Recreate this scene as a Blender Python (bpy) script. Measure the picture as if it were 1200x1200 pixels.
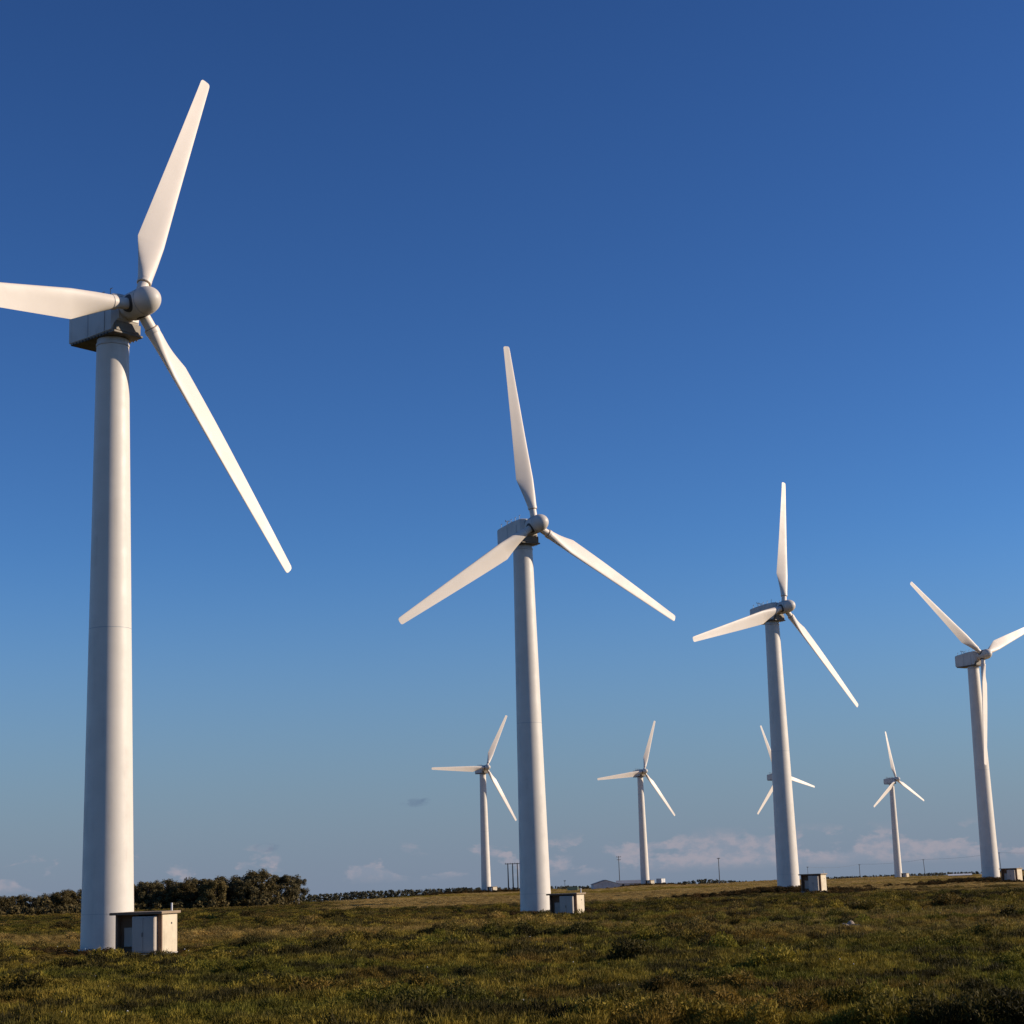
import bpy, bmesh, math, random
import numpy as np
from mathutils import Matrix, Vector, Euler

for o in list(bpy.data.objects):
    bpy.data.objects.remove(o)
scene = bpy.context.scene
R = math.radians
COL = scene.collection

# ------------------------------------------------------------------ camera
CAM_H, PITCH, ROLL, FOC = 3.187, 11.455, -2.027, 2136.35 / 1200.0
cam_data = bpy.data.cameras.new('camera')
cam = bpy.data.objects.new('camera', cam_data)
COL.objects.link(cam)
cam_data.sensor_width = 36.0
cam_data.sensor_fit = 'HORIZONTAL'
cam_data.lens = 36.0 * FOC
cam_data.clip_start = 0.5
cam_data.clip_end = 30000
cam.matrix_world = (Matrix.Translation((0, 0, CAM_H)) @ Matrix.Rotation(R(90 + PITCH), 4, 'X')
                    @ Matrix.Rotation(R(ROLL), 4, 'Z'))
scene.camera = cam

# ------------------------------------------------------------------ light and sky
SUN_AZ, SUN_EL = 86.0, 20.0          # degrees clockwise from the view axis (+Y), above the horizon
SUN_STRENGTH, SKY_STRENGTH = 5.0, 0.072
sun_vec = Vector((math.sin(R(SUN_AZ)) * math.cos(R(SUN_EL)), math.cos(R(SUN_AZ)) * math.cos(R(SUN_EL)), math.sin(R(SUN_EL))))
sl = bpy.data.lights.new('sun', 'SUN')
sl.energy = SUN_STRENGTH
sl.angle = R(0.53)
sl.color = (1.0, 0.86, 0.69)
sun = bpy.data.objects.new('sun', sl)
COL.objects.link(sun)
sun.location = sun_vec * 200
sun.rotation_euler = sun_vec.to_track_quat('Z', 'Y').to_euler()

scene.view_settings.view_transform = 'Standard'
scene.view_settings.look = 'None'
scene.view_settings.exposure = 0.0
scene.view_settings.gamma = 1.0
scene.view_settings.use_curve_mapping = False


class NT:
    """small helper to write node trees"""
    def __init__(self, tree):
        self.t = tree
        tree.nodes.clear()

    def n(self, typ, ins=None, **kw):
        nd = self.t.nodes.new(typ)
        for k, v in kw.items():
            setattr(nd, k, v)
        for k, v in (ins or {}).items():
            self.set(nd, k, v)
        return nd

    def set(self, nd, k, v):
        s = nd.inputs[k]
        if isinstance(v, bpy.types.NodeSocket):
            self.t.links.new(v, s)
        else:
            s.default_value = v

    def math(self, op, a, b=None, c=None, clamp=False):
        nd = self.n('ShaderNodeMath', operation=op, use_clamp=clamp)
        self.set(nd, 0, a)
        if b is not None:
            self.set(nd, 1, b)
        if c is not None:
            self.set(nd, 2, c)
        return nd.outputs[0]

    def mix(self, fac, a, b, blend='MIX'):
        nd = self.n('ShaderNodeMix', data_type='RGBA', blend_type=blend)
        self.set(nd, 0, fac)
        self.set(nd, 6, a)
        self.set(nd, 7, b)
        return nd.outputs[2]

    def smooth(self, v, lo, hi):
        nd = self.n('ShaderNodeMapRange', interpolation_type='SMOOTHSTEP')
        self.set(nd, 'Value', v)
        self.set(nd, 'From Min', lo)
        self.set(nd, 'From Max', hi)
        return nd.outputs['Result']


world = bpy.data.worlds.new('World')
scene.world = world
world.use_nodes = True
w = NT(world.node_tree)
sky = w.n('ShaderNodeTexSky', sky_type='NISHITA')
sky.sun_disc = False
sky.sun_elevation = R(SUN_EL)
sky.sun_rotation = R(SUN_AZ)
sky.altitude = 0
sky.air_density = 1.0
sky.dust_density = 0.0
sky.ozone_density = 7.0
tc = w.n('ShaderNodeTexCoord')
sep = w.n('ShaderNodeSeparateXYZ', {0: tc.outputs['Generated']})
# cloud bank low over the horizon, in degrees of azimuth and elevation, all round
az = w.math('MULTIPLY', w.math('ARCTAN2', sep.outputs[0], sep.outputs[1]), 57.2958)
el = w.math('MULTIPLY', w.math('ARCSINE', sep.outputs[2]), 57.2958)
vec = w.n('ShaderNodeCombineXYZ', {0: w.math('MULTIPLY', az, 0.62), 1: w.math('MULTIPLY', el, 1.25), 2: 3.7}).outputs[0]
n1 = w.n('ShaderNodeTexNoise', {'Vector': vec, 'Scale': 1.0, 'Detail': 7.0, 'Roughness': 0.56, 'Distortion': 0.25}).outputs[0]
vec2 = w.n('ShaderNodeCombineXYZ', {0: w.math('MULTIPLY', az, 0.16), 1: 8.3, 2: 1.2}).outputs[0]
n2 = w.n('ShaderNodeTexNoise', {'Vector': vec2, 'Scale': 1.0, 'Detail': 2.0}).outputs[0]
cov = w.math('ADD', 0.5, w.math('MULTIPLY', w.math('COSINE', w.math('MULTIPLY', w.math('SUBTRACT', az, 9.0), 0.18)), 0.5))
cut = w.math('ADD', w.math('MULTIPLY', el, 0.12), w.math('SUBTRACT', 0.62, w.math('ADD', w.math('MULTIPLY', n2, 0.22), w.math('MULTIPLY', cov, 0.20))))
cmask = w.smooth(w.math('SUBTRACT', n1, cut), 0.0, 0.08)
cmask = w.math('MULTIPLY', cmask, w.smooth(el, 0.05, 0.45))
cmask = w.math('MULTIPLY', cmask, w.math('SUBTRACT', 1.0, w.smooth(el, 0.95, 1.5)))
vec3 = w.n('ShaderNodeCombineXYZ', {0: w.math('MULTIPLY', az, 1.9), 1: w.math('MULTIPLY', el, 3.2), 2: 0.4}).outputs[0]
n3 = w.n('ShaderNodeTexNoise', {'Vector': vec3, 'Scale': 1.0, 'Detail': 5.0, 'Roughness': 0.6}).outputs[0]
SKY_SCALE = (0.99, 0.85, 0.78, 1.0)
skyc = w.n('ShaderNodeGamma', {'Color': sky.outputs[0], 'Gamma': 1.45}).outputs[0]
skyc = w.mix(1.0, skyc, SKY_SCALE, 'MULTIPLY')
# dull humid air low down, all round the horizon
lowair = w.math('SUBTRACT', 1.0, w.smooth(el, -1.0, 11.0))
skyc = w.mix(w.math('MULTIPLY', lowair, 0.92), skyc, (2.35, 3.2, 4.75, 1))
cloudc = w.mix(w.smooth(n3, 0.35, 0.65), (3.5, 4.07, 5.2, 1), (5.3, 4.9, 5.6, 1))
skyc = w.mix(w.math('MULTIPLY', cmask, 0.75), skyc, cloudc)
# two small grey wisps higher up


def wisp(a0, e0, sa, se):
    u = w.math('DIVIDE', w.math('SUBTRACT', az, a0), sa)
    v = w.math('DIVIDE', w.math('SUBTRACT', el, e0), se)
    q = w.math('ADD', w.math('MULTIPLY', u, u), w.math('MULTIPLY', v, v))
    g = w.math('SUBTRACT', 1.0, w.smooth(q, 0.0, 1.0))
    return w.math('MULTIPLY', g, w.smooth(n3, 0.38, 0.60))


for a0, e0, sa, se in ((-3.35, 2.5, 0.55, 0.16), (-3.0, 2.56, 0.2, 0.1), (-7.9, 1.28, 0.5, 0.16)):
    skyc = w.mix(w.math('MULTIPLY', wisp(a0, e0, sa, se), 0.5), skyc, (1.7, 2.5, 3.9, 1))
bg = w.n('ShaderNodeBackground', {'Color': skyc, 'Strength': SKY_STRENGTH})
wo = w.n('ShaderNodeOutputWorld')
w.t.links.new(bg.outputs[0], wo.inputs[0])

# ------------------------------------------------------------------ helpers
rng = np.random.default_rng(7)
random.seed(7)


def tag(o, label=None, cat=None, group=None, kind=None):
    if label:
        o['label'] = label
    if cat:
        o['category'] = cat
    if group:
        o['group'] = group
    if kind:
        o['kind'] = kind
    return o


def link(name, data, parent=None, loc=None, rot=None):
    o = bpy.data.objects.new(name, data)
    COL.objects.link(o)
    if parent is not None:
        o.parent = parent
    if loc is not None:
        o.location = loc
    if rot is not None:
        o.rotation_euler = rot
    return o


def mesh_np(name, verts, faces, mat=None, smooth=False):
    """verts (n,3), faces (m,3|4) numpy"""
    me = bpy.data.meshes.new(name)
    verts = np.asarray(verts, np.float32)
    faces = np.asarray(faces, np.int32)
    k = faces.shape[1]
    me.vertices.add(len(verts))
    me.vertices.foreach_set('co', verts.ravel())
    me.loops.add(faces.size)
    me.loops.foreach_set('vertex_index', faces.ravel())
    me.polygons.add(len(faces))
    me.polygons.foreach_set('loop_start', np.arange(0, faces.size, k, dtype=np.int32))
    me.polygons.foreach_set('loop_total', np.full(len(faces), k, np.int32))
    if smooth:
        me.polygons.foreach_set('use_smooth', np.ones(len(faces), bool))
    me.update(calc_edges=True)
    if mat:
        me.materials.append(mat)
    return me


def mesh_bm(name, bm, mat=None, smooth=None):
    me = bpy.data.meshes.new(name)
    bm.normal_update()
    if smooth is not None:
        for f in bm.faces:
            f.smooth = True
        for e in bm.edges:
            if len(e.link_faces) == 2 and e.calc_face_angle() > R(smooth):
                e.smooth = False
    bm.to_mesh(me)
    bm.free()
    if mat:
        me.materials.append(mat)
    return me


def bm_box(bm, x0, x1, y0, y1, z0, z1, bevel=0.0, seg=1):
    r = bmesh.ops.create_cube(bm, size=1.0)
    vs = r['verts']
    for v in vs:
        v.co = Vector(((x0 + x1) / 2 + v.co.x * (x1 - x0), (y0 + y1) / 2 + v.co.y * (y1 - y0), (z0 + z1) / 2 + v.co.z * (z1 - z0)))
    if bevel:
        es = list({e for v in vs for e in v.link_edges})
        bmesh.ops.bevel(bm, geom=es, offset=bevel, segments=seg, affect='EDGES', profile=0.6)


def bm_lathe(bm, prof, n=48, axis='Z', caps=True):
    """prof: list of (radius, t) along axis"""
    rings = []
    for r_, t in prof:
        ring = []
        for i in range(n):
            a = 2 * math.pi * i / n
            c, s = r_ * math.cos(a), r_ * math.sin(a)
            co = (c, s, t) if axis == 'Z' else (c, t, s)
            ring.append(bm.verts.new(co))
        rings.append(ring)
    for a, b in zip(rings[:-1], rings[1:]):
        for i in range(n):
            bm.faces.new((a[i], a[(i + 1) % n], b[(i + 1) % n], b[i]))
    if caps:
        bm.faces.new(rings[0][::-1])
        bm.faces.new(rings[-1])
    bmesh.ops.recalc_face_normals(bm, faces=bm.faces)


def bm_tube(bm, p0, p1, r0, r1=None, n=8):
    r1 = r0 if r1 is None else r1
    p0, p1 = Vector(p0), Vector(p1)
    d = (p1 - p0).normalized()
    q = d.to_track_quat('Z', 'Y')
    A, B = [], []
    for i in range(n):
        a = 2 * math.pi * i / n
        off = q @ Vector((math.cos(a), math.sin(a), 0))
        A.append(bm.verts.new(p0 + off * r0))
        B.append(bm.verts.new(p1 + off * r1))
    for i in range(n):
        bm.faces.new((A[i], A[(i + 1) % n], B[(i + 1) % n], B[i]))
    bm.faces.new(A[::-1])
    bm.faces.new(B)


def box_mesh(name, *a, mat=None, bevel=0.0):
    bm = bmesh.new()
    bm_box(bm, *a, bevel=bevel)
    return mesh_bm(name, bm, mat)


def tube_mesh(name, p0, p1, r0, r1=None, n=8, mat=None):
    bm = bmesh.new()
    bm_tube(bm, p0, p1, r0, r1, n)
    return mesh_bm(name, bm, mat, 40)


_lat = {}


def vnoise(x, y, scale, seed=0):
    """smooth value noise 0..1 on numpy arrays"""
    x = np.asarray(x) / scale + 1000
    y = np.asarray(y) / scale + 1000
    xi, yi = np.floor(x).astype(np.int64), np.floor(y).astype(np.int64)
    fx, fy = x - xi, y - yi
    fx, fy = fx * fx * (3 - 2 * fx), fy * fy * (3 - 2 * fy)

    def hsh(a, b):
        v = np.sin(a * 127.1 + b * 311.7 + seed * 74.7) * 43758.5453
        return v - np.floor(v)
    return (hsh(xi, yi) * (1 - fx) * (1 - fy) + hsh(xi + 1, yi) * fx * (1 - fy)
            + hsh(xi, yi + 1) * (1 - fx) * fy + hsh(xi + 1, yi + 1) * fx * fy)


def fbm(x, y, scale, seed=0, octv=3):
    t, a, s = 0, 1.0, 0
    for k in range(octv):
        t = t + a * vnoise(x, y, scale / 2 ** k, seed + 17 * k)
        s += a
        a *= 0.55
    return t / s


# ------------------------------------------------------------------ terrain
#            azimuth deg, distance, height of the ground there
TURBINES = [(-12.652, 115.66, -0.117, 50.301, 22.590), (0.303, 190.36, -0.349, 33.876, -3.255),
            (8.046, 266.73, 0.591, 41.330, 13.436), (14.043, 343.49, 0.437, 36.015, 68.996),
            (-1.201, 606.51, -0.003, 32.062, 29.386), (3.690, 669.10, 0.381, 31.577, 22.431),
            (7.830, 721.04, -0.207, 38.009, -17.302), (11.341, 786.45, -0.733, 41.725, -4.186)]
CTRL = [(a, d, z) for a, d, z, _, _ in TURBINES]
CTRL += [(-12, 330, 0.0), (-9, 345, 0.0), (-15, 330, 0.0), (2.5, 722, -1.1), (3.0, 500, -0.35), (13.0, 870, -1.6),
         (6.0, 738, -0.8), (-0.4, 690, 0.0), (9.6, 640, -0.5), (9.6, 780, -0.9), (13.5, 560, -0.3), (13.5, 760, -1.1), (5.6, 600, -0.4), (16, 640, -0.8)]
CREST_AZ = np.array([-40, -13, -9, -6, -3, -1.5, 4, 8, 12, 40.0])
CREST_D = np.array([360, 370, 390, 430, 520, 660, 740, 800, 880, 900.0])


def ground_z(x, y):
    x = np.asarray(x, float)
    y = np.asarray(y, float)
    d = np.hypot(x, y) + 1e-6
    a = np.degrees(np.arctan2(x, y))
    num, den = 0.0, 0.35
    for ca, cd, cz in CTRL:
        wgt = np.exp(-((a - ca) / np.clip(260.0 / cd, 0.9, 2.6)) ** 2 - (np.log(d / cd) / 0.10) ** 2) * 3
        num = num + wgt * cz
        den = den + wgt
    z = num / den
    cr = np.interp(a, CREST_AZ, CREST_D)
    over = np.clip(d - cr, 0, None)
    z = z - 0.012 * over * over / (over + 60.0)
    far = np.clip((d - 20) / 60, 0, 1)
    z = z + ((fbm(x, y, 9.0, 3, 3) - 0.5) * 0.34 + (fbm(x, y, 40.0, 5, 2) - 0.5) * 0.35 + (fbm(x, y, 2.6, 8, 2) - 0.5) * 0.55 * np.clip(1.8 - d / 100, 0, 1)) * far * np.clip(1.6 - d / 450, 0.25, 1)
    return z


def gz(x, y):
    return float(ground_z(np.array([x]), np.array([y]))[0])


# ------------------------------------------------------------------ materials
def new_mat(name):
    m = bpy.data.materials.new(name)
    m.use_nodes = True
    t = NT(m.node_tree)
    out = t.n('ShaderNodeOutputMaterial')
    b = t.n('ShaderNodeBsdfPrincipled')
    t.t.links.new(b.outputs[0], out.inputs[0])
    return m, t, b, out


def painted(name, col, rough=0.45, streak=0.06, dirt=(0.30, 0.24, 0.17, 1), dirt_amt=0.25, scale=1.0, bump=0.0):
    m, t, b, out = new_mat(name)
    tcn = t.n('ShaderNodeTexCoord')
    mp = t.n('ShaderNodeMapping', {'Vector': tcn.outputs['Object'], 'Scale': (2.6 * scale, 2.6 * scale, 0.10 * scale)})
    a = t.n('ShaderNodeTexNoise', {'Vector': mp.outputs[0], 'Scale': 1.0, 'Detail': 5.0, 'Roughness': 0.6}).outputs[0]
    c = t.n('ShaderNodeTexNoise', {'Vector': tcn.outputs['Object'], 'Scale': 0.6 * scale, 'Detail': 6.0, 'Roughness': 0.62}).outputs[0]
    f = t.math('MULTIPLY', t.smooth(a, 0.42, 0.75), t.smooth(c, 0.35, 0.70))
    col2 = tuple(x * (1 - streak * 2.2) for x in col[:3]) + (1,)
    base = t.mix(t.smooth(c, 0.3, 0.7), col, col2)
    base = t.mix(t.math('MULTIPLY', f, dirt_amt), base, dirt)
    t.set(b, 'Base Color', base)
    t.set(b, 'Roughness', t.math('ADD', rough, t.math('MULTIPLY', t.math('SUBTRACT', c, 0.5), 0.3)))
    if bump:
        bn = t.n('ShaderNodeBump', {'Height': c, 'Strength': bump, 'Distance': 0.02})
        t.set(b, 'Normal', bn.outputs[0])
    return m


M = {}
M['tower'] = painted('tower_paint', (0.78, 0.70, 0.59, 1), 0.5, 0.03, (0.42, 0.36, 0.29, 1), 0.30)
M['blade'] = painted('blade_gelcoat', (0.82, 0.715, 0.60, 1), 0.5, 0.03, (0.5, 0.43, 0.34, 1), 0.22, 0.5)
M['nacelle'] = painted('nacelle_gelcoat', (0.66, 0.60, 0.52, 1), 0.5, 0.05, (0.30, 0.25, 0.20, 1), 0.35)
M['spinner'] = painted('spinner_gelcoat', (0.70, 0.63, 0.54, 1), 0.5, 0.05, (0.36, 0.30, 0.24, 1), 0.30)
M['steel'] = painted('galvanised_steel', (0.50, 0.49, 0.47, 1), 0.5, 0.1, (0.2, 0.15, 0.1, 1), 0.4)
M['dark'] = painted('dark_steel', (0.06, 0.055, 0.05, 1), 0.7, 0.1)
M['under'] = painted('dark_brown_underside', (0.26, 0.21, 0.15, 1), 0.6, 0.2, (0.08, 0.06, 0.04, 1), 0.5)  # dark brown, used on the bedplate and front plate
M['rust'] = painted('rusty_seal', (0.42, 0.27, 0.13, 1), 0.7, 0.1)
M['concrete'] = painted('concrete', (0.42, 0.39, 0.34, 1), 0.9, 0.12, (0.18, 0.15, 0.11, 1), 0.5, 1.0, 0.3)
M['hut_cream'] = painted('cream_render', (0.72, 0.60, 0.42, 1), 0.85, 0.08, (0.30, 0.22, 0.14, 1), 0.35, 1.5, 0.3)
M['hut_brown'] = painted('brown_panel', (0.26, 0.155, 0.09, 1), 0.8, 0.12, (0.08, 0.06, 0.04, 1), 0.4, 1.5, 0.2)
M['roof_slab'] = painted('roof_slab', (0.36, 0.26, 0.16, 1), 0.85, 0.12, (0.12, 0.09, 0.07, 1), 0.4, 1.5, 0.3)
M['cabinet'] = painted('cabinet_paint', (0.50, 0.43, 0.355, 1), 0.5, 0.05, (0.32, 0.26, 0.2, 1), 0.25, 1.5)
M['wood'] = painted('tarred_wood', (0.075, 0.062, 0.05, 1), 0.85, 0.15, (0.03, 0.025, 0.02, 1), 0.4)
M['wire'] = painted('wire', (0.10, 0.10, 0.10, 1), 0.6, 0.0)
M['tin'] = painted('tin_roof', (0.30, 0.31, 0.33, 1), 0.5, 0.1, (0.2, 0.14, 0.1, 1), 0.3)
M['dark_tin'] = painted('dark_tin_roof', (0.13, 0.12, 0.13, 1), 0.6, 0.1)
M['whitewash'] = painted('whitewash', (0.60, 0.57, 0.54, 1), 0.85, 0.08)
M['white'] = painted('white_paint', (0.80, 0.78, 0.74, 1), 0.6, 0.04)
M['green'] = painted('green_paint', (0.20, 0.27, 0.17, 1), 0.6, 0.1)
M['bark'] = painted('bark', (0.20, 0.16, 0.12, 1), 0.9, 0.2, (0.07, 0.05, 0.04, 1), 0.5, 2.0, 0.4)
M['pale_bark'] = painted('pale_bark', (0.42, 0.38, 0.32, 1), 0.85, 0.15, (0.16, 0.12, 0.09, 1), 0.5, 2.0, 0.3)
M['rock'] = painted('pale_rock', (0.40, 0.31, 0.22, 1), 0.9, 0.15, (0.22, 0.17, 0.12, 1), 0.4, 3.0, 0.6)


def ground_mat():
    m, t, b, out = new_mat('heath_ground')
    pos = t.n('ShaderNodeNewGeometry').outputs['Position']
    sp = t.n('ShaderNodeSeparateXYZ', {0: pos})
    d = t.math('SQRT', t.math('ADD', t.math('MULTIPLY', sp.outputs[0], sp.outputs[0]), t.math('MULTIPLY', sp.outputs[1], sp.outputs[1])))
    big = t.n('ShaderNodeTexNoise', {'Vector': pos, 'Scale': 0.035, 'Detail': 5.0, 'Roughness': 0.6}).outputs[0]
    mid = t.n('ShaderNodeTexNoise', {'Vector': pos, 'Scale': 0.28, 'Detail': 6.0, 'Roughness': 0.65}).outputs[0]
    fin = t.n('ShaderNodeTexNoise', {'Vector': pos, 'Scale': 2.4, 'Detail': 5.0, 'Roughness': 0.7}).outputs[0]
    heath = t.mix(t.smooth(mid, 0.36, 0.62), (0.050, 0.042, 0.010, 1), (0.105, 0.084, 0.018, 1))
    heath = t.mix(t.math('MULTIPLY', t.smooth(fin, 0.45, 0.7), 0.5), heath, (0.11, 0.085, 0.04, 1))
    straw = t.mix(t.smooth(mid, 0.3, 0.65), (0.30, 0.20, 0.065, 1), (0.42, 0.28, 0.10, 1))
    straw = t.mix(t.math('MULTIPLY', t.smooth(big, 0.50, 0.66), 0.55), straw, (0.11, 0.092, 0.03, 1))
    # dry grass plain: beyond about 255 m, to the right of the grove
    azn = t.math('DIVIDE', sp.outputs[0], sp.outputs[1])
    f1 = t.smooth(t.math('ADD', d, t.math('MULTIPLY', t.math('SUBTRACT', mid, 0.5), 120.0)), 235.0, 275.0)
    f2 = t.smooth(t.math('ADD', azn, t.math('MULTIPLY', t.math('SUBTRACT', big, 0.5), 0.05)), -0.115, -0.085)
    base = t.mix(t.math('MULTIPLY', f1, f2), heath, straw)
    t.set(b, 'Base Color', base)
    t.set(b, 'Roughness', 1.0)
    t.set(b, 'Specular IOR Level', 0.0)
    hgt = t.math('ADD', fin, t.math('MULTIPLY', mid, 1.5))
    bn = t.n('ShaderNodeBump', {'Height': hgt, 'Strength': 0.7, 'Distance': 0.35})
    t.set(b, 'Normal', bn.outputs[0])
    return m


def leaf_mat(name, c_dark, c_light, tint_attr=False, trans=0.25, nscale=0.35):
    m, t, b, out = new_mat(name)
    g = t.n('ShaderNodeNewGeometry')
    ns = t.n('ShaderNodeTexNoise', {'Vector': g.outputs['Position'], 'Scale': nscale, 'Detail': 3.0}).outputs[0]
    isl = g.outputs['Random Per Island']
    f = t.math('ADD', t.math('MULTIPLY', isl, 0.5), t.math('MULTIPLY', t.smooth(ns, 0.3, 0.7), 0.5))
    col = t.mix(f, c_dark, c_light)
    if tint_attr:
        at = t.n('ShaderNodeAttribute', attribute_type='INSTANCER', attribute_name='tint')
        col = t.mix(1.0, at.outputs['Color'], t.mix(isl, (0.68, 0.70, 0.66, 1), (1.32, 1.30, 1.34, 1)), 'MULTIPLY')
    t.set(b, 'Base Color', col)
    t.set(b, 'Roughness', 0.75)
    t.set(b, 'Specular IOR Level', 0.15)
    tr = t.n('ShaderNodeBsdfTranslucent', {'Color': col})
    ms = t.n('ShaderNodeMixShader', {0: trans})
    t.t.links.new(b.outputs[0], ms.inputs[1])
    t.t.links.new(tr.outputs[0], ms.inputs[2])
    t.t.links.new(ms.outputs[0], out.inputs[0])
    return m


M['ground'] = ground_mat()
M['tuft'] = leaf_mat('heath_sprigs', (0.05, 0.05, 0.02, 1), (0.1, 0.1, 0.03, 1), tint_attr=True)
M['leaf0'] = leaf_mat('evergreen_leaves', (0.060, 0.048, 0.017, 1), (0.165, 0.120, 0.044, 1), trans=0.2)
M['leaf1'] = leaf_mat('grey_green_leaves', (0.050, 0.042, 0.018, 1), (0.185, 0.145, 0.062, 1), trans=0.2)
M['leaf2'] = leaf_mat('olive_leaves', (0.075, 0.058, 0.020, 1), (0.250, 0.180, 0.062, 1), trans=0.2)
M['leaf_far'] = leaf_mat('far_wood_leaves', (0.040, 0.040, 0.024, 1), (0.100, 0.088, 0.046, 1), trans=0.1, nscale=0.12)

# ------------------------------------------------------------------ ground sheet
azs = np.concatenate([np.arange(-180, -24, 4.0), np.arange(-24, 24, 0.16), np.arange(24, 180, 4.0)])
rad = np.concatenate([np.linspace(0.5, 30, 12), np.exp(np.linspace(math.log(34), math.log(1100), 330)),
                      np.exp(np.linspace(math.log(1200), math.log(12000), 24))])
AA, RR = np.meshgrid(np.radians(azs), rad)
gx, gy = RR * np.sin(AA), RR * np.cos(AA)
gzv = ground_z(gx, gy)
nr, na = gx.shape
idx = np.arange(nr * na).reshape(nr, na)
nxt = np.roll(idx, -1, axis=1)
faces = np.stack([idx[:-1], idx[1:], nxt[1:], nxt[:-1]], -1).reshape(-1, 4)
ctr = len(gx.ravel())
gm = mesh_np('ground', np.stack([gx.ravel(), gy.ravel(), gzv.ravel()], -1), faces, M['ground'], True)
go = link('ground', gm)
tag(go, 'open plain of dark heath and dry straw coloured grass', 'ground', kind='structure')

# ------------------------------------------------------------------ wind turbines
HUB_Z, BLADE_R, OVER, TILT, CONE, TOP_Z = 40.0, 20.242, 2.474, 5.05, -1.99, 38.42
RB, RT = 1.60, 1.02


def tower_r(z):
    return RB + (RT - RB) * z / TOP_Z


def tower_section(z0, z1):
    bm = bmesh.new()
    prof = [(tower_r(z0 + (z1 - z0) * i / 8), z0 + (z1 - z0) * i / 8) for i in range(9)]
    g = 0.012
    prof[0] = (prof[0][0] - g, z0)
    prof.insert(1, (tower_r(z0 + 0.02), z0 + 0.02))
    prof[-1] = (tower_r(z1 - 0.02), z1 - 0.02)
    prof.append((tower_r(z1) - g, z1))
    bm_lathe(bm, prof, 96)
    return mesh_bm('tower_section', bm, M['tower'], 30)


SEC = [(0.0, 2.25), (2.25, 19.6), (19.6, 37.9)]
ME = {}
ME['tower'] = [tower_section(a, b) for a, b in SEC]
bm = bmesh.new()
bm_lathe(bm, [(1.60, -0.6), (1.72, -0.02), (1.72, 0.06), (1.60, 0.06)], 64)
ME['flange'] = mesh_bm('base_flange', bm, M['steel'], 30)
bm = bmesh.new()
for i in range(48):
    a = 2 * math.pi * i / 48
    bm_tube(bm, (1.665 * math.cos(a), 1.665 * math.sin(a), 0.06), (1.665 * math.cos(a), 1.665 * math.sin(a), 0.19), 0.04, n=6)
ME['bolts'] = mesh_bm('anchor_bolts', bm, M['white'])
bm = bmesh.new()
bm_lathe(bm, [(RT + 0.0, 37.9), (RT + 0.05, 37.92), (RT + 0.05, 38.05), (RT - 0.01, 38.07), (RT - 0.01, 38.36), (RT - 0.10, 38.38), (RT - 0.10, 38.6)], 64)
ME['joints'] = []
for zj in (2.25, 19.6):
    bmj = bmesh.new()
    rj = tower_r(zj)
    bm_lathe(bmj, [(rj - 0.02, zj - 0.022), (rj + 0.004, zj - 0.02), (rj + 0.004, zj + 0.02), (rj - 0.02, zj + 0.022)], 96)
    ME['joints'].append(mesh_bm('section_joint', bmj, M['nacelle' if zj < 5 else 'steel'], 30))
ME['yaw'] = mesh_bm('yaw_bearing', bm, M['nacelle'], 30)

# nacelle: body loft between cross-sections along Y (front is -Y)


def nacelle_body():
    bm = bmesh.new()
    #        y     half width, bottom, top, top chamfer
    st = [(-1.62, 0.80, 39.35, 40.98, 0.30), (-1.45, 0.92, 39.18, 41.04, 0.26), (-1.20, 1.10, 38.62, 41.06, 0.16), (0.4, 1.12, 38.56, 40.98, 0.10), (2.85, 1.12, 38.56, 40.66, 0.10),
          (3.14, 1.10, 38.60, 40.58, 0.10), (3.22, 1.04, 38.66, 40.50, 0.10)]
    rings = []
    for y, hw, zb, zt, ch in st:
        p = [(-hw + 0.06, zb), (hw - 0.06, zb), (hw, zb + 0.06), (hw, zt - ch), (hw - ch * 0.35, zt - ch * 0.3), (hw - ch, zt),
             (-hw + ch, zt), (-hw + ch * 0.35, zt - ch * 0.3), (-hw, zt - ch), (-hw, zb + 0.06)]
        rings.append([bm.verts.new((x, y, z)) for x, z in p])
    n = len(rings[0])
    for a, b in zip(rings[:-1], rings[1:]):
        for i in range(n):
            bm.faces.new((a[i], a[(i + 1) % n], b[(i + 1) % n], b[i]))
    bm.faces.new(rings[0][::-1])
    bm.faces.new(rings[-1])
    bmesh.ops.recalc_face_normals(bm, faces=bm.faces)
    return mesh_bm('nacelle', bm, M['nacelle'], 25)


ME['nacelle'] = nacelle_body()
ME['bedplate'] = box_mesh('bedplate', -1.16, 1.16, -1.62, 2.9, 38.40, 38.545, mat=M['under'], bevel=0.03)
ME['nose_plate'] = box_mesh('front_plate', -0.98, 0.98, -1.60, -1.47, 38.56, 39.2, mat=M['under'], bevel=0.03)  # dark brown stands in for the shade under the hub
bm = bmesh.new()
for s in (-1, 1):
    for k in range(12):
        y = -1.0 + k * 0.32
        bm_box(bm, s * 1.17 - 0.03, s * 1.17 + 0.03, y, y + 0.10, 38.36, 38.50)
ME['ribs'] = mesh_bm('rib', bm, M['dark'])
ME['seam'] = []
for y in (-0.55, 1.15):
    for s in (-1, 1):
        ME['seam'].append(box_mesh('panel_joint', s * 1.118 - 0.02, s * 1.118 + 0.02, y - 0.03, y + 0.03, 38.66, 40.50, mat=M['steel']))
ME['hatch'] = box_mesh('roof_hatch', -0.42, 0.42, 0.2, 1.1, 40.85, 41.06, mat=M['nacelle'], bevel=0.04)
bm = bmesh.new()
bm_tube(bm, (0, 0, 0), (0, 0, 0.75), 0.028, n=8)
bm_tube(bm, (-0.22, 0, 0.62), (0.22, 0, 0.62), 0.02, n=6)
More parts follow.
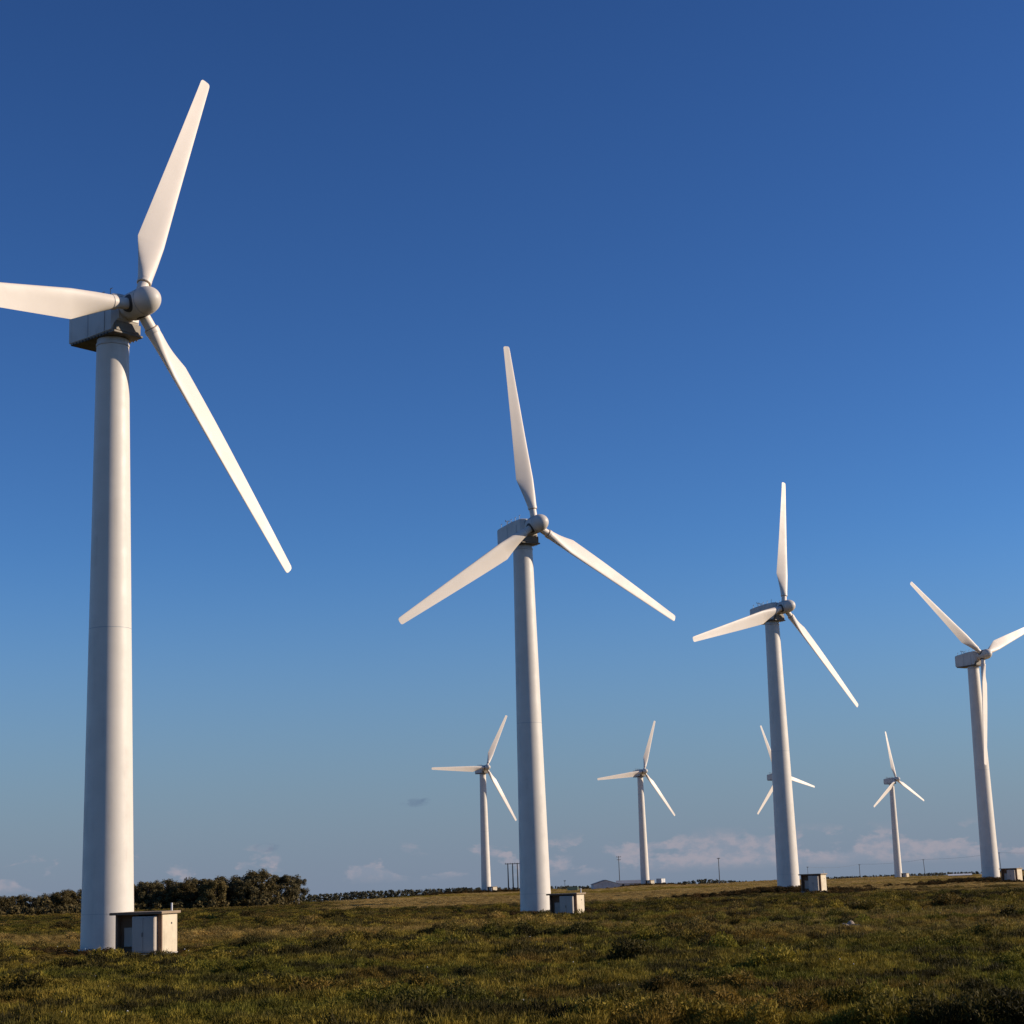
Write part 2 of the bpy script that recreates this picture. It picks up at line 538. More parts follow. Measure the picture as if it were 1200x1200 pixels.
for s in (-1, 1):
    bm_tube(bm, (0.22 * s, 0, 0.62), (0.22 * s, 0, 0.78), 0.05, 0.035, n=8)
ME['anemometer'] = mesh_bm('anemometer', bm, M['dark'])
bm = bmesh.new()
bm_tube(bm, (0, 0, 0), (0, 0, 0.42), 0.03, n=6)
bm_tube(bm, (0, 0, 0.42), (0, -0.2, 0.42), 0.03, n=6)
ME['rail'] = mesh_bm('lifting_eye', bm, M['steel'])

# spinner, axis along -Y from the rotor centre
bm = bmesh.new()
prof = [(0.70, 1.0), (0.80, 0.98), (0.80, 0.56), (0.90, 0.54), (0.905, 0.50), (0.91, -0.72), (0.90, -0.74), (0.91, -0.76)]
for i in range(1, 15):
    a = i / 14 * math.pi / 2
    prof.append((max(0.91 * math.cos(a), 0.012), -0.76 - 1.18 * math.sin(a)))
bm_lathe(bm, prof, 64, axis='Y')
ME['spinner'] = mesh_bm('spinner', bm, M['spinner'], 30)
bm = bmesh.new()
gr = []
for rr in (0.05, 0.2, 0.34, 0.46, 0.57, 0.62):
    row = []
    for i in range(32):
        a_ = 2 * math.pi * i / 32
        x_, y_ = rr * math.cos(a_), rr * 0.94 * math.sin(a_)
        top = math.sqrt(0.922 ** 2 - x_ ** 2)
        row.append(bm.verts.new((x_, y_ - 0.06, top if rr < 0.6 else top - 0.12)))
    gr.append(row)
for p_, q_ in zip(gr[:-1], gr[1:]):
    for i in range(32):
        bm.faces.new((p_[i], p_[(i + 1) % 32], q_[(i + 1) % 32], q_[i]))
bm.faces.new(gr[0])
bmesh.ops.recalc_face_normals(bm, faces=bm.faces)
ME['socket'] = mesh_bm('opening_shade_disc', bm, M['dark'], 40)  # dark disc over the closed spinner skin, painted shade of a hole
bm = bmesh.new()
bm_lathe(bm, [(0.90, -0.70), (0.918, -0.705), (0.918, -0.735), (0.90, -0.74)], 64, axis='Y')
ME['joint'] = mesh_bm('spinner_joint', bm, M['steel'], 30)


def blade_mesh():
    N = 32
    secs = []     # r, chord, thickness, twist, leading edge x
    def chord(r):
        if r < 5.1:
            return 0.92 + (1.92 - 0.92) * (r - 2.02) / 3.08
        return 1.92 + (0.76 - 1.92) * (r - 5.1) / 14.9
    ch = [(r, chord(r), t_, tw) for r, t_, tw in ((2.02, 0.90, 14), (2.5, 0.82, 14), (3.2, 0.68, 13.6), (4.0, 0.54, 12.8), (4.7, 0.46, 11.8), (5.0, 0.43, 11.3), (5.1, 0.425, 11.1), (5.2, 0.42, 10.9),
          (6.2, 0.36, 9.4), (7.6, 0.30, 7.4), (9.2, 0.25, 5.5), (11.0, 0.205, 3.8), (13.0, 0.165, 2.6), (15.0, 0.13, 1.5), (17.0, 0.10, .6), (18.8, 0.075, 0), (19.7, 0.062, 0))]
    ch += [(20.02, 0.75, 0.052, 0), (20.14, 0.68, 0.042, 0), (20.21, 0.54, 0.03, 0), (20.242, 0.30, 0.015, 0)]
    le_r = [2.02, 3.2, 5.1, 9.0, 15.0, 19.7, 19.98, 20.12, 20.20, 20.242]
    le_v = [0.46, 0.53, 0.60, 0.52, 0.42, 0.34, 0.33, 0.31, 0.26, 0.15]
    rings = []
    for r, c, th, tw in ch:
        bl = min(max((r - 2.02) / 2.8, 0), 1)
        bl = bl * bl * (3 - 2 * bl)
        le = np.interp(r, le_r, le_v)
        pts = []
        for i in range(N):
            a = 2 * math.pi * i / N
            # circle / ellipse
            ex, ey = c / 2 * math.cos(a), th / 2 * math.sin(a)
            # airfoil, leading edge at a = 0
            t = (1 - math.cos(a)) / 2
            yt = 5 * (0.2969 * math.sqrt(t) - 0.126 * t - 0.3516 * t * t + 0.2843 * t ** 3 - 0.1036 * t ** 4) * th
            sy = 1 if a <= math.pi else -0.82
            ax, ay = c / 2 - c * t, yt * sy + 0.02 * c * math.sin(math.pi * t)
            pts.append(((1 - bl) * ex + bl * ax, (1 - bl) * ey + bl * ay))
        cx = le - c / 2
        ang = -R(tw + 3.0)
        row = []
        for x, y in pts:
            x += cx
            row.append((x * math.cos(ang) - y * math.sin(ang), x * math.sin(ang) + y * math.cos(ang), r))
        rings.append(row)
    V = np.array(rings).reshape(-1, 3)
    F = []
    for k in range(len(rings) - 1):
        for i in range(N):
            F.append((k * N + i, k * N + (i + 1) % N, (k + 1) * N + (i + 1) % N, (k + 1) * N + i))
    me = bpy.data.meshes.new('blade')
    k = len(rings) - 1
    me.from_pydata(V.tolist(), [], F + [tuple(range(N))[::-1], tuple(range(k * N, k * N + N))])
    bm = bmesh.new()
    bm.from_mesh(me)
    bmesh.ops.recalc_face_normals(bm, faces=bm.faces)
    bpy.data.meshes.remove(me)
    return mesh_bm('blade', bm, M['blade'], 50)


ME['blade'] = blade_mesh()
bm = bmesh.new()
bm_lathe(bm, [(0.37, 0.4), (0.37, 1.80)], 32)
ME['root'] = mesh_bm('blade_root', bm, M['blade'], 30)
bm = bmesh.new()
bm_lathe(bm, [(0.36, 1.73), (0.455, 1.74), (0.475, 1.77), (0.475, 2.05), (0.455, 2.07), (0.40, 2.08)], 32)
ME['collar'] = mesh_bm('root_collar', bm, M['blade'], 30)
bm = bmesh.new()
bm_lathe(bm, [(0.40, 1.69), (0.425, 1.70), (0.425, 1.735), (0.40, 1.745)], 32)
ME['seal'] = mesh_bm('root_seal', bm, M['rust'], 30)

TURB_LABELS = [
    'largest white wind turbine, nearest, its three-section tower rising at far left beside a hut',
    'second tallest wind turbine, mid-picture, blades spread in an upright Y shape',
    'third tallest wind turbine, right of centre, one blade straight up, tower hiding a distant turbine',
    'wind turbine at right edge with one blade hanging down along its tower',
    'small distant wind turbine just left of the second tallest tower, one blade level',
    'small distant wind turbine standing beside the low farm buildings',
    'small distant wind turbine mostly hidden behind the third tallest tower',
    'smallest complete wind turbine, far off between the two right-hand towers']
TOWER_POS = []
for (azd, d, z, yaw, th), lab in zip(TURBINES, TURB_LABELS):
    x, y = d * math.sin(R(azd)), d * math.cos(R(azd))
    TOWER_POS.append((x, y, z))
    root = link('wind_turbine', None, loc=(x, y, z), rot=(0, 0, R(yaw)))
    tag(root, lab, 'wind turbine', 'wind turbines on the plain')
    for me in ME['tower']:
        link('tower_section', me, root)
    for me in ME['joints']:
        link('section_joint', me, root)
    fl = link('base_flange', ME['flange'], root)
    b = link('anchor_bolts', ME['bolts'], fl)
    b['kind'] = 'stuff'
    link('yaw_bearing', ME['yaw'], root)
    nac = link('nacelle', ME['nacelle'], root)
    link('bedplate', ME['bedplate'], nac)
    link('front_plate', ME['nose_plate'], nac)
    rb = link('underside_ribs', ME['ribs'], nac)
    rb['kind'] = 'stuff'
    for me in ME['seam']:
        link('panel_joint', me, nac)
    link('roof_hatch', ME['hatch'], nac)
    for px, py, pz in ((-0.45, 2.1, 40.74), (0.45, 2.3, 40.71)):
        link('anemometer', ME['anemometer'], nac, (px, py, pz))
    for px, py, pz in [(sx * 0.92, yy, 41.03 - 0.09 * (yy + 1.0)) for sx in (-1, 1) for yy in (-0.9, -0.1, 0.7, 1.5, 2.6)]:
        link('lifting_eye', ME['rail'], nac, (px, py, pz))
    Tm = Matrix.Rotation(R(-TILT), 4, 'X')
    hub = Vector((0, -OVER * math.cos(R(TILT)), HUB_Z + OVER * math.sin(R(TILT))))
    spm = Matrix.Translation(hub) @ Tm @ Matrix.Rotation(R(th), 4, 'Y')
    sp_ = link('spinner', ME['spinner'], root)
    sp_.matrix_local = spm
    link('spinner_joint', ME['joint'], sp_)
    for k in range(3):
        so = link('opening_shade_disc', ME['socket'], sp_)
        so.rotation_euler = (0, R(120 * k), 0)
        bl = link('blade', ME['blade'], root)
        bl.matrix_local = Matrix.Translation(hub) @ Tm @ Matrix.Rotation(R(th + 120 * k), 4, 'Y') @ Matrix.Rotation(R(CONE), 4, 'X')
        link('blade_root', ME['root'], bl)
        link('root_collar', ME['collar'], bl)
        link('root_seal', ME['seal'], bl)

# ------------------------------------------------------------------ transformer huts
HW, HD, HH = 2.6, 2.3, 2.2


def hut_meshes():
    h = {}
    h['floor_slab'] = box_mesh('floor_slab', -0.12, HW + 0.12, -0.62, HD + 0.1, -0.5, 0.07, mat=M['concrete'], bevel=0.02)
    h['back_wall'] = box_mesh('back_wall', 0.06, HW - 0.002, HD - 0.12, HD, 0.07, HH, mat=M['hut_brown'])
    h['left_wall'] = box_mesh('side_wall', -0.06, 0.06, 0.0, HD, 0.07, HH, mat=M['hut_brown'], bevel=0.01)
    h['right_wall'] = box_mesh('side_wall', HW, HW + 0.1, 0.10, HD - 0.002, 0.07, HH, mat=M['hut_cream'], bevel=0.01)
    h['inner_wall'] = box_mesh('inner_wall', 0.061, 1.09, 0.55, 0.63, 0.07, HH - 0.002, mat=M['hut_brown'])
    h['corner_post'] = box_mesh('corner_post', HW - 0.06, HW + 0.103, -0.02, 0.099, 0.07, HH, mat=M['hut_brown'], bevel=0.01)
    bm = bmesh.new()
    bm_box(bm, -0.22, HW + 0.26, -0.42, HD + 0.16, HH, HH + 0.15, bevel=0.02)
    h['roof'] = mesh_bm('roof', bm, M['roof_slab'])
    h['roof_edge'] = box_mesh('roof_edge', -0.24, HW + 0.28, -0.445, -0.422, HH + 0.01, HH + 0.13, mat=M['hut_brown'])
    h['cabinet'] = box_mesh('cabinet', 1.10, HW - 0.17, -0.40, 0.9, 0.12, HH - 0.10, mat=M['cabinet'], bevel=0.02)
    h['door'] = [box_mesh('cabinet_door', 1.13 + k * 0.64, 1.13 + k * 0.64 + 0.62, -0.43, -0.401, 0.2, HH - 0.18, mat=M['cabinet'], bevel=0.008) for k in range(2)]
    h['handle'] = box_mesh('handle', 1.70, 1.735, -0.47, -0.432, 0.98, 1.22, mat=M['dark'], bevel=0.006)
    h['meter_box'] = box_mesh('meter_box', 0.30, 0.92, 0.36, 0.549, 0.45, 1.5, mat=M['cabinet'], bevel=0.02)
    h['jamb'] = box_mesh('door_jamb', HW - 0.165, HW - 0.063, 0.0, 0.05, 0.07, HH - 0.002, mat=M['hut_brown'])
    h['step'] = box_mesh('step', 1.0, HW - 0.05, -0.95, -0.622, -0.4, 0.02, mat=M['concrete'], bevel=0.02)
    h['vent_pipe'] = tube_mesh('vent_pipe', (HW - 0.05, HD - 0.45, HH + 0.15), (HW - 0.05, HD - 0.45, HH + 0.58), 0.05, n=12, mat=M['white'])
    h['vent_plate'] = box_mesh('wall_vent', HW + 0.101, HW + 0.118, 1.35, 1.5, 1.62, 1.72, mat=M['dark'])
    return h


HM = hut_meshes()
#  right front corner x, y, ground z, rotation, scale, label
HUTS = [(-20.45, 104.2, -0.10, -11.0, 1.0, 'largest transformer hut, in front of the nearest tower, cream side wall in sun'),
        (4.79, 178.9, -0.44, -20.0, 1.0, 'transformer hut with slab roof at the foot of the second tallest turbine'),
        (39.11, 246.9, 0.47, -27.0, 1.0, 'transformer hut at the foot of the third tallest turbine'),
        (82.15, 311.3, 0.15, -36.0, 1.0, 'transformer hut cut by the right edge of the picture'),
        (-10.52, 600.0, -0.22, -42.0, 0.88, 'tiny hut beside the distant turbine left of the second tallest tower'),
        (44.5, 661.0, 0.0, -46.0, 0.86, 'tiny hut beside the distant turbine by the farm buildings'),
        (156.03, 762.0, -1.0, -44.0, 0.86, 'tiny hut beside the smallest complete distant turbine')]
for hx, hy, hz, rot, s, lab in HUTS:
    c, sn = math.cos(R(rot)), math.sin(R(rot))
    root = link('transformer_hut', None, loc=(hx - HW * s * c, hy - HW * s * sn, hz), rot=(0, 0, R(rot)))
    root.scale = (s, s, s)
    tag(root, lab, 'hut', 'transformer huts at the turbine feet')
    link('floor_slab', HM['floor_slab'], root)
    link('step', HM['step'], root)
    link('back_wall', HM['back_wall'], root)
    link('side_wall', HM['left_wall'], root)
    rw = link('side_wall', HM['right_wall'], root)
    rw['label'] = 'sunlit cream side wall'
    link('wall_vent', HM['vent_plate'], rw)
    link('inner_wall', HM['inner_wall'], root)
    link('corner_post', HM['corner_post'], root)
    link('door_jamb', HM['jamb'], root)
    rf = link('roof', HM['roof'], root)
    link('roof_edge', HM['roof_edge'], rf)
    link('vent_pipe', HM['vent_pipe'], rf)
    cb = link('cabinet', HM['cabinet'], root)
    for me in HM['door']:
        link('cabinet_door', me, cb)
    link('handle', HM['handle'], cb)
    link('meter_box', HM['meter_box'], root)

# ------------------------------------------------------------------ trees


def leaf_quads(centres, radii, n_each, size, rg, flat=0.75, droop=0.0, shell=0.55):
    """leaf sprays spread through clumps; returns verts, quads"""
    V = []
    for c, r, n in zip(centres, radii, n_each):
        u = rg.normal(size=(n, 3))
        u /= np.linalg.norm(u, axis=1)[:, None]
        rr = (shell + (1 - shell) * rg.random(n)) ** 0.8
        p = np.asarray(c) + u * (rr * r)[:, None] * np.array([1, 1, flat])
        nr_ = u * 1.1 + rg.normal(size=(n, 3)) * 0.55
        a = np.cross(nr_, rg.normal(size=(n, 3)))
        a[:, 2] -= droop * np.linalg.norm(a, axis=1)
        a /= np.linalg.norm(a, axis=1)[:, None]
        b = np.cross(a, nr_)
        b /= np.linalg.norm(b, axis=1)[:, None]
        L = size * (0.6 + 0.8 * rg.random(n))[:, None]
        W = L * (0.5 + 0.3 * rg.random(n))[:, None]
        V.append(np.stack([p - a * L * 0.5, p + b * W * 0.5, p + a * L * 0.5, p - b * W * 0.5], 1))
    V = np.concatenate(V).reshape(-1, 3)
    F = np.arange(len(V)).reshape(-1, 4)
    return V, F


def make_tree(h, wd, seed, leaf, bark, open_low=0.18, nclump=96, per=170, droop=0.25):
    """returns trunk mesh, crown mesh: several stems, uneven crown of leaf clumps"""
    rg = np.random.default_rng(seed)
    rnd = random.Random(seed)
    bm = bmesh.new()
    stems = rnd.randint(2, 4)
    cs, rs, ns = [], [], []
    for k in range(stems):
        ang = rnd.uniform(0, 6.28)
        lean = rnd.uniform(0.05, 0.25) * wd
        p = Vector((rnd.uniform(-0.25, 0.25), rnd.uniform(-0.25, 0.25), -0.3))
        r = h * 0.022 * rnd.uniform(0.8, 1.2)
        steps = 6
        for i in range(steps):
            t = (i + 1) / steps
            q = Vector((math.cos(ang) * lean * t + rnd.uniform(-.12, .12), math.sin(ang) * lean * t + rnd.uniform(-.12, .12), h * 0.86 * t))
            bm_tube(bm, p, q, r, r * 0.8, 7)
            r *= 0.8
            if t > 0.3:
                for j in range(2):
                    a2 = rnd.uniform(0, 6.28)
                    ln = wd * rnd.uniform(0.25, 0.46) * (1.15 - 0.55 * t)
                    e = q + Vector((math.cos(a2) * ln, math.sin(a2) * ln, ln * rnd.uniform(0.3, 0.9)))
                    bm_tube(bm, q, e, r * 0.6, r * 0.2, 5)
                    if e.z < h:
                        cs.append(tuple(e))
                        rs.append(h * rnd.uniform(0.09, 0.15))
                        ns.append(per)
            p = q
    while len(cs) < nclump:
        a2 = rnd.uniform(0, 6.28)
        t = rnd.uniform(open_low, 1.0)
        # rounded crown outline, widest at 55 %
        wr = wd * 0.5 * math.sqrt(max(0.05, 1 - ((t - 0.55) / 0.56) ** 2)) * rnd.uniform(0.55, 1.05)
        r = h * rnd.uniform(0.07, 0.14)
        cs.append((math.cos(a2) * wr, math.sin(a2) * wr, h * t - r * 0.5))
        rs.append(r)
        ns.append(int(per * rnd.uniform(0.7, 1.3)))
    V, F = leaf_quads(cs, rs, ns, h * 0.040, rg, 1.0, droop, 0.3)
    return mesh_bm('trunk', bm, bark, 60), mesh_np('crown', V, F, leaf)


ORD = ['first', 'second', 'third', 'fourth', 'fifth', 'sixth', 'seventh', 'eighth', 'ninth', 'tenth', 'eleventh', 'twelfth', 'thirteenth', 'fourteenth', 'fifteenth', 'sixteenth']
VAR = {}
for i in range(6):
    VAR[i] = make_tree(6.0, 5.2 + 0.5 * (i % 3), 100 + i, M['leaf%d' % (0, 1, 0, 2, 1, 0)[i]], M['bark'], open_low=0.06)
VAR['open'] = make_tree(6.2, 5.6, 140, M['leaf1'], M['pale_bark'], open_low=0.62, nclump=30)


def place_tree(v, x, y, h, rot, label, group, wscale=1.0):
    tr, cr = VAR[v]
    s = h / 6.0
    root = link('tree', None, loc=(x, y, gz(x, y)), rot=(0, 0, rot))
    s *= 0.93
    root.scale = (s * wscale, s * wscale, s)
    tag(root, label, 'tree', group)
    link('trunk', tr, root)
    link('crown', cr, root)


# grove right of the nearest tower: pixel column -> azimuth, height; one row seen from the heath
GROVE = [(-6.95, 372, 5.2, 'open', 'rightmost tree of the grove, pale bare stems showing under a flat crown'),
         (-7.45, 362, 6.1, 1, None), (-8.15, 352, 6.9, 0, None), (-8.55, 349, 6.2, 4, None), (-9.05, 352, 6.3, 2, None), (-9.5, 346, 5.4, 3, None),
         (-9.95, 356, 5.9, 0, None), (-10.45, 350, 5.4, 5, None), (-10.95, 356, 6.0, 2, None), (-11.4, 352, 5.5, 1, None), (-11.85, 358, 5.6, 5, None), (-12.35, 352, 5.0, 0, None)]
for i, (a, d, h, v, lab) in enumerate(GROVE):
    x, y = d * math.sin(R(a)), d * math.cos(R(a))
    lab = lab or 'dark evergreen tree, %s from the right end of the grove behind the nearest hut' % ORD[i]
    place_tree(v, x, y, h, i * 1.3, lab, 'trees of the grove behind the nearest turbine', 1.0 if v == 'open' else 1.22)
LEFT = [(-16.35, 322, 4.3, 3, 'yellowish olive tree cut by the left edge of the picture'),
        (-15.75, 345, 3.9, 5, None), (-15.3, 348, 4.0, 0, None), (-14.85, 346, 3.7, 4, None), (-14.4, 350, 4.2, 2, None), (-14.0, 346, 4.4, 0, None), (-13.6, 350, 4.6, 5, None)]
for i, (a, d, h, v, lab) in enumerate(LEFT):
    x, y = d * math.sin(R(a)), d * math.cos(R(a))
    lab = lab or 'low dark tree, %s from the left picture edge, left of the nearest tower' % ORD[i]
    place_tree(v, x, y, h, i * 2.1 + 0.5, lab, 'trees left of the nearest tower', 1.25)

# second row of the grove, seen only as fill between the front crowns: one wood mass
rg = np.random.default_rng(5)


def wood(name, strips, leaf, size, seed, label, nleaf=60, hv=0.80, spread=0.4):
    """strips: (azimuth array, distance, top z array, base drop) -> mass of crowns"""
    rg = np.random.default_rng(seed)
    cs, rs, ns = [], [], []
    for a0, a1, d, tops, step, depth in strips:
        n = int((a1 - a0) * math.pi / 180 * d / step)
        for i in range(n):
            a = a0 + (a1 - a0) * (i + rg.random()) / n
            dd = d + rg.random() * depth
            top = np.interp(a, tops[0], tops[1])            # slope of the tree tops seen from the plain
            x, y = dd * math.sin(R(a)), dd * math.cos(R(a))
            zt = CAM_H + dd * top
            zb = gz(x, y)
            h = max(zt - zb, 2.0) * (hv + (1.03 - hv) * rg.random())
            m = max(3, int(h / (max(step, 1.0) * 0.55)))
            for k in range(m):
                t = (k + 0.6) / m
                r = max(step, 1.0) * (0.75 + 0.45 * rg.random()) * (1.1 - 0.35 * t)
                cs.append((x + rg.normal() * step * spread, y + rg.normal() * step * spread, zb + h * t - r * 0.5))
                rs.append(r)
                ns.append(nleaf)
    V, F = leaf_quads(cs, rs, ns, size, rg, 0.85, 0.1)
    o = link(name, mesh_np(name, V, F, leaf))
    tag(o, label, 'wood', kind='stuff')


wood('grove_undergrowth', [(-12.9, -7.1, 352, ([-13, -9, -8, -7], [0.0045, 0.006, 0.004, -0.004]), 1.5, 20), (-12.9, -7.4, 343, ([-13, -7], [-0.0052, -0.0056]), 1.2, 6), (-16.8, -13.2, 330, ([-17, -13], [-0.0062, -0.0058]), 1.1, 6),
                           (-16.7, -13.4, 340, ([-17, -13], [-0.001, 0.001]), 1.4, 16)], M['leaf0'], 0.5, 21,
     'dense dark undergrowth filling the grove behind the front trees')
FAR_AZ = [-7.2, -6.8, -5.9, -5.1, -4.6, -3.0, -2.0, -0.4, 0.9, 2.1, 4.6, 5.5, 6.4, 7.4, 9.2, 11.3, 12.5, 14.8, 18]
FAR_SL = [-0.0029, -0.0027, -0.0028, -0.002, -0.0019, -0.0021, -0.0021, -0.003, -0.003, -0.0036, -0.0034, -0.0021, -0.0035, -0.0043, -0.0033, -0.0034, -0.0033, -0.0037, -0.0039]
wood('far_wood', [(-20, -1.5, 760, (FAR_AZ, FAR_SL), 0.72, 30), (-2.2, 6.0, 960, (FAR_AZ, FAR_SL), 0.8, 32), (6.0, 20, 1080, (FAR_AZ, FAR_SL), 0.85, 36)],
     M['leaf_far'], 0.8, 22, 'long low belt of dark distant woodland along the horizon', 16, 0.90, 1.3)

# ------------------------------------------------------------------ farm buildings, container, poles


def gable_house(name, label, cat, x, y, z, rot, L, W, hw, hr, wall, roof, openings=()):
    root = link(name, None, loc=(x, y, z), rot=(0, 0, R(rot)))
    tag(root, label, cat)
    bm = bmesh.new()
    v = [bm.verts.new(c) for c in ((0, 0, -0.6), (L, 0, -0.6), (L, W, -0.6), (0, W, -0.6), (0, 0, hw), (L, 0, hw), (L, W, hw), (0, W, hw), (0, W / 2, hr), (L, W / 2, hr))]
    for f in ((0, 1, 5, 4), (2, 3, 7, 6), (0, 4, 8, 7, 3), (1, 2, 6, 9, 5), (0, 3, 2, 1)):
        bm.faces.new([v[i] for i in f])
    bmesh.ops.recalc_face_normals(bm, faces=bm.faces)
    link('wall', mesh_bm('wall', bm, wall), root)
    for s in (0, 1):
        bm = bmesh.new()
        sl_ = (hr - hw) / (W / 2)
        y0, y1 = (-0.3, W / 2) if s == 0 else (W + 0.3, W / 2)
        z0 = hw - 0.3 * sl_
        q = [(-0.25, y0, z0 + 0.02), (L + 0.25, y0, z0 + 0.02), (L + 0.25, y1, hr + 0.02), (-0.25, y1, hr + 0.02)]
        A = [bm.verts.new(c) for c in q]
        B = [bm.verts.new((c[0], c[1], c[2] + 0.09)) for c in q]
        bm.faces.new(A)
        bm.faces.new(B)
        for i in range(4):
            bm.faces.new((A[i], A[(i + 1) % 4], B[(i + 1) % 4], B[i]))
        bmesh.ops.recalc_face_normals(bm, faces=bm.faces)
        link('roof_slope', mesh_bm('roof_slope', bm, roof), root)
    for nm, x0, x1, z0, z1 in openings:
        fr = link(nm, box_mesh(nm, x0, x1, -0.05, -0.004, z0, z1, mat=M['dark']), root)
        link('frame', box_mesh('frame', x0 - 0.1, x1 + 0.1, -0.08, -0.052, z1, z1 + 0.1, mat=M['white']), fr)
    return root


FZ = -1.25
# gable end of the shed faces the plain
gable_house('farm_shed', 'whitewashed farm shed with dark gabled roof, left of the long low building', 'shed', 36.0, 719.2, FZ, 92.0, 14, 9.6, 2.3, 3.75, M['whitewash'], M['dark_tin'])
gable_house('farm_building', 'long low building with grey tin roof behind the distant turbine by the farm', 'building', 36.3, 738.0, FZ + 0.3, -2.0, 13.5, 6.5, 1.9, 3.0, M['whitewash'], M['tin'],
            [('door', 2.0, 3.0, 0.0, 1.7), ('window', 5.0, 6.2, 0.7, 1.5), ('window', 8.0, 9.2, 0.7, 1.5)])


def container(name, label, x, y, z, rot, L, W, H, mat, end_mat):
    root = link(name, None, loc=(x, y, z), rot=(0, 0, R(rot)))
    tag(root, label, 'container')
    link('body', box_mesh('body', 0, L, 0, W, 0, H, mat=mat, bevel=0.03), root)
    for k in range(2):
        link('end_door', box_mesh('end_door', L + 0.002, L + 0.04, 0.06 + k * W / 2, W / 2 - 0.04 + k * W / 2, 0.08, H - 0.08, mat=end_mat), root)
    link('roof', box_mesh('roof', -0.05, L + 0.05, -0.05, W + 0.05, H + 0.002, H + 0.07, mat=mat, bevel=0.02), root)


container('storage_container', 'small white ended container right of the distant hut by the farm', 48.6, 690.0, 0.1, -48, 2.6, 2.1, 2.25, M['steel'], M['white'])
container('storage_container', 'little green container out on the dry grass behind the second hut', 12.65, 560.0, -0.35, -6, 3.1, 2.0, 1.3, M['green'], M['green'])
gable_house('farm_building', 'long white low roofed building on the horizon near the right edge', 'building', 195.9, 861, -2.6, -13.5, 10.2, 4.5, 1.5, 2.05, M['white'], M['white'])


def pole(label, x, y, z, h, arms, lean=0.0, r=0.15):
    root = link('utility_pole', None, loc=(x, y, z), rot=(0, R(lean), 0))
    tag(root, label, 'utility pole', 'wooden poles on the horizon')
    link('post', tube_mesh('post', (0, 0, -1.5), (0, 0, h), r * 1.2, r * 0.8, 10, M['wood']), root)
    for az_, ln in arms:
        ar = link('cross_arm', box_mesh('cross_arm', -ln / 2, ln / 2, -0.07 - r, 0.07 - r, az_ - 0.09, az_ + 0.09, mat=M['wood']), root)
        for k in (-1, 0, 1):
            link('insulator', tube_mesh('insulator', (k * ln * 0.45, -r, az_ + 0.092), (k * ln * 0.45, -r, az_ + 0.36), 0.07, 0.05, 8, M['dark']), ar)
    return root


pole('wooden pole with two cross arms above the farm buildings', 40.6, 799, -2.5, 14.9, [(14.5, 2.0), (13.3, 1.6)])
pole('bare wooden pole between the farm turbine and the third tallest turbine', 76.9, 736, -1.3, 10.9, [(10.6, 1.2)])
pole('short pole on the horizon left of the smallest turbine', 177.1, 984.2, -3.4, 9.1, [(8.9, 1.0)])
pole('leaning pole on the horizon right of the smallest turbine', 210.2, 977.6, -2.8, 9.9, [(9.7, 1.0)], -3.0)
pole('pole showing just right of the tower at the right edge', 247.9, 968.8, -2.5, 11.7, [(11.5, 1.0)], -2.0)
pole('thin pole standing up behind the third hut', 135.3, 889.7, -1.6, 6.8, [(6.6, 0.8)], 0, 0.10)
pole('tiny pole on the horizon behind the second hut', 16.2, 759.8, -1.0, 3.9, [(3.7, 0.8)], 0, 0.09)

root = link('triple_utility_pole', None, loc=(-6.2, 690, -0.3), rot=(0, 0, R(0)))
tag(root, 'three tall wooden poles joined by one cross bar, beside the second tallest tower', 'utility pole')
for k in range(3):
    link('post', tube_mesh('post', (k * 1.76, 0, -1.0), (k * 1.76, 0, 10.25), 0.26, 0.17, 10, M['wood']), root)
bar = link('cross_bar', box_mesh('cross_bar', -1.1, 4.8, -0.36, -0.19, 9.86, 10.10, mat=M['wood']), root)
for k in (-0.8, 0.88, 2.64, 4.4):
    link('insulator', tube_mesh('insulator', (k, -0.27, 10.102), (k, -0.27, 10.45), 0.08, 0.06, 8, M['dark']), bar)


def wire(label, p0, p1, sag):
    bm = bmesh.new()
    pts = []
    for i in range(13):
        t = i / 12
        q = Vector(p0).lerp(Vector(p1), t)
        q.z -= sag * 4 * t * (1 - t)
        pts.append(q)
    for a, b in zip(pts[:-1], pts[1:]):
        bm_tube(bm, a, b, 0.035, n=5)
    o = link('power_line', mesh_bm('power_line', bm, M['wire'], 40))
    tag(o, label, 'wire', 'wires between the far poles')


wire('thin wire strung between the poles either side of the smallest turbine', (177.1, 984, 5.9), (209.7, 977.4, 7.2), 0.8)
wire('thin wire from the leaning pole to the pole by the right-hand tower', (209.7, 977.4, 7.2), (247.5, 968.6, 9.2), 0.8)
wire('thin wire running right from the pole by the right-hand tower out of picture', (247.5, 968.6, 9.2), (290, 955, 9.0), 0.8)
wire('thin wire from the thin pole behind the third hut to the short pole', (135.3, 889.7, 5.2), (177.1, 984, 5.9), 1.0)

# pale rock in the heath
bm = bmesh.new()
bmesh.ops.create_icosphere(bm, subdivisions=4, radius=1.0)
for v in bm.verts:
    n = v.co.normalized()
    f = 0.75 + 0.35 * math.sin(n.x * 4 + 1.3) * math.sin(n.y * 3.1 + 0.4) + 0.18 * math.sin(n.x * 9 + n.z * 7) + 0.1 * math.sin(n.y * 17 + n.x * 11)
    v.co = Vector((n.x * 0.8 * f, n.y * 0.9 * f, max(n.z, -0.4) * 0.30 * f))
ro = link('rock', mesh_bm('rock', bm, M['rock'], 50), loc=(17.2, 99.6, gz(17.2, 99.6) + 0.16))
tag(ro, 'pale sandy rock lying in the dark heath at right', 'rock')

# ------------------------------------------------------------------ ground cover (instanced sprigs)


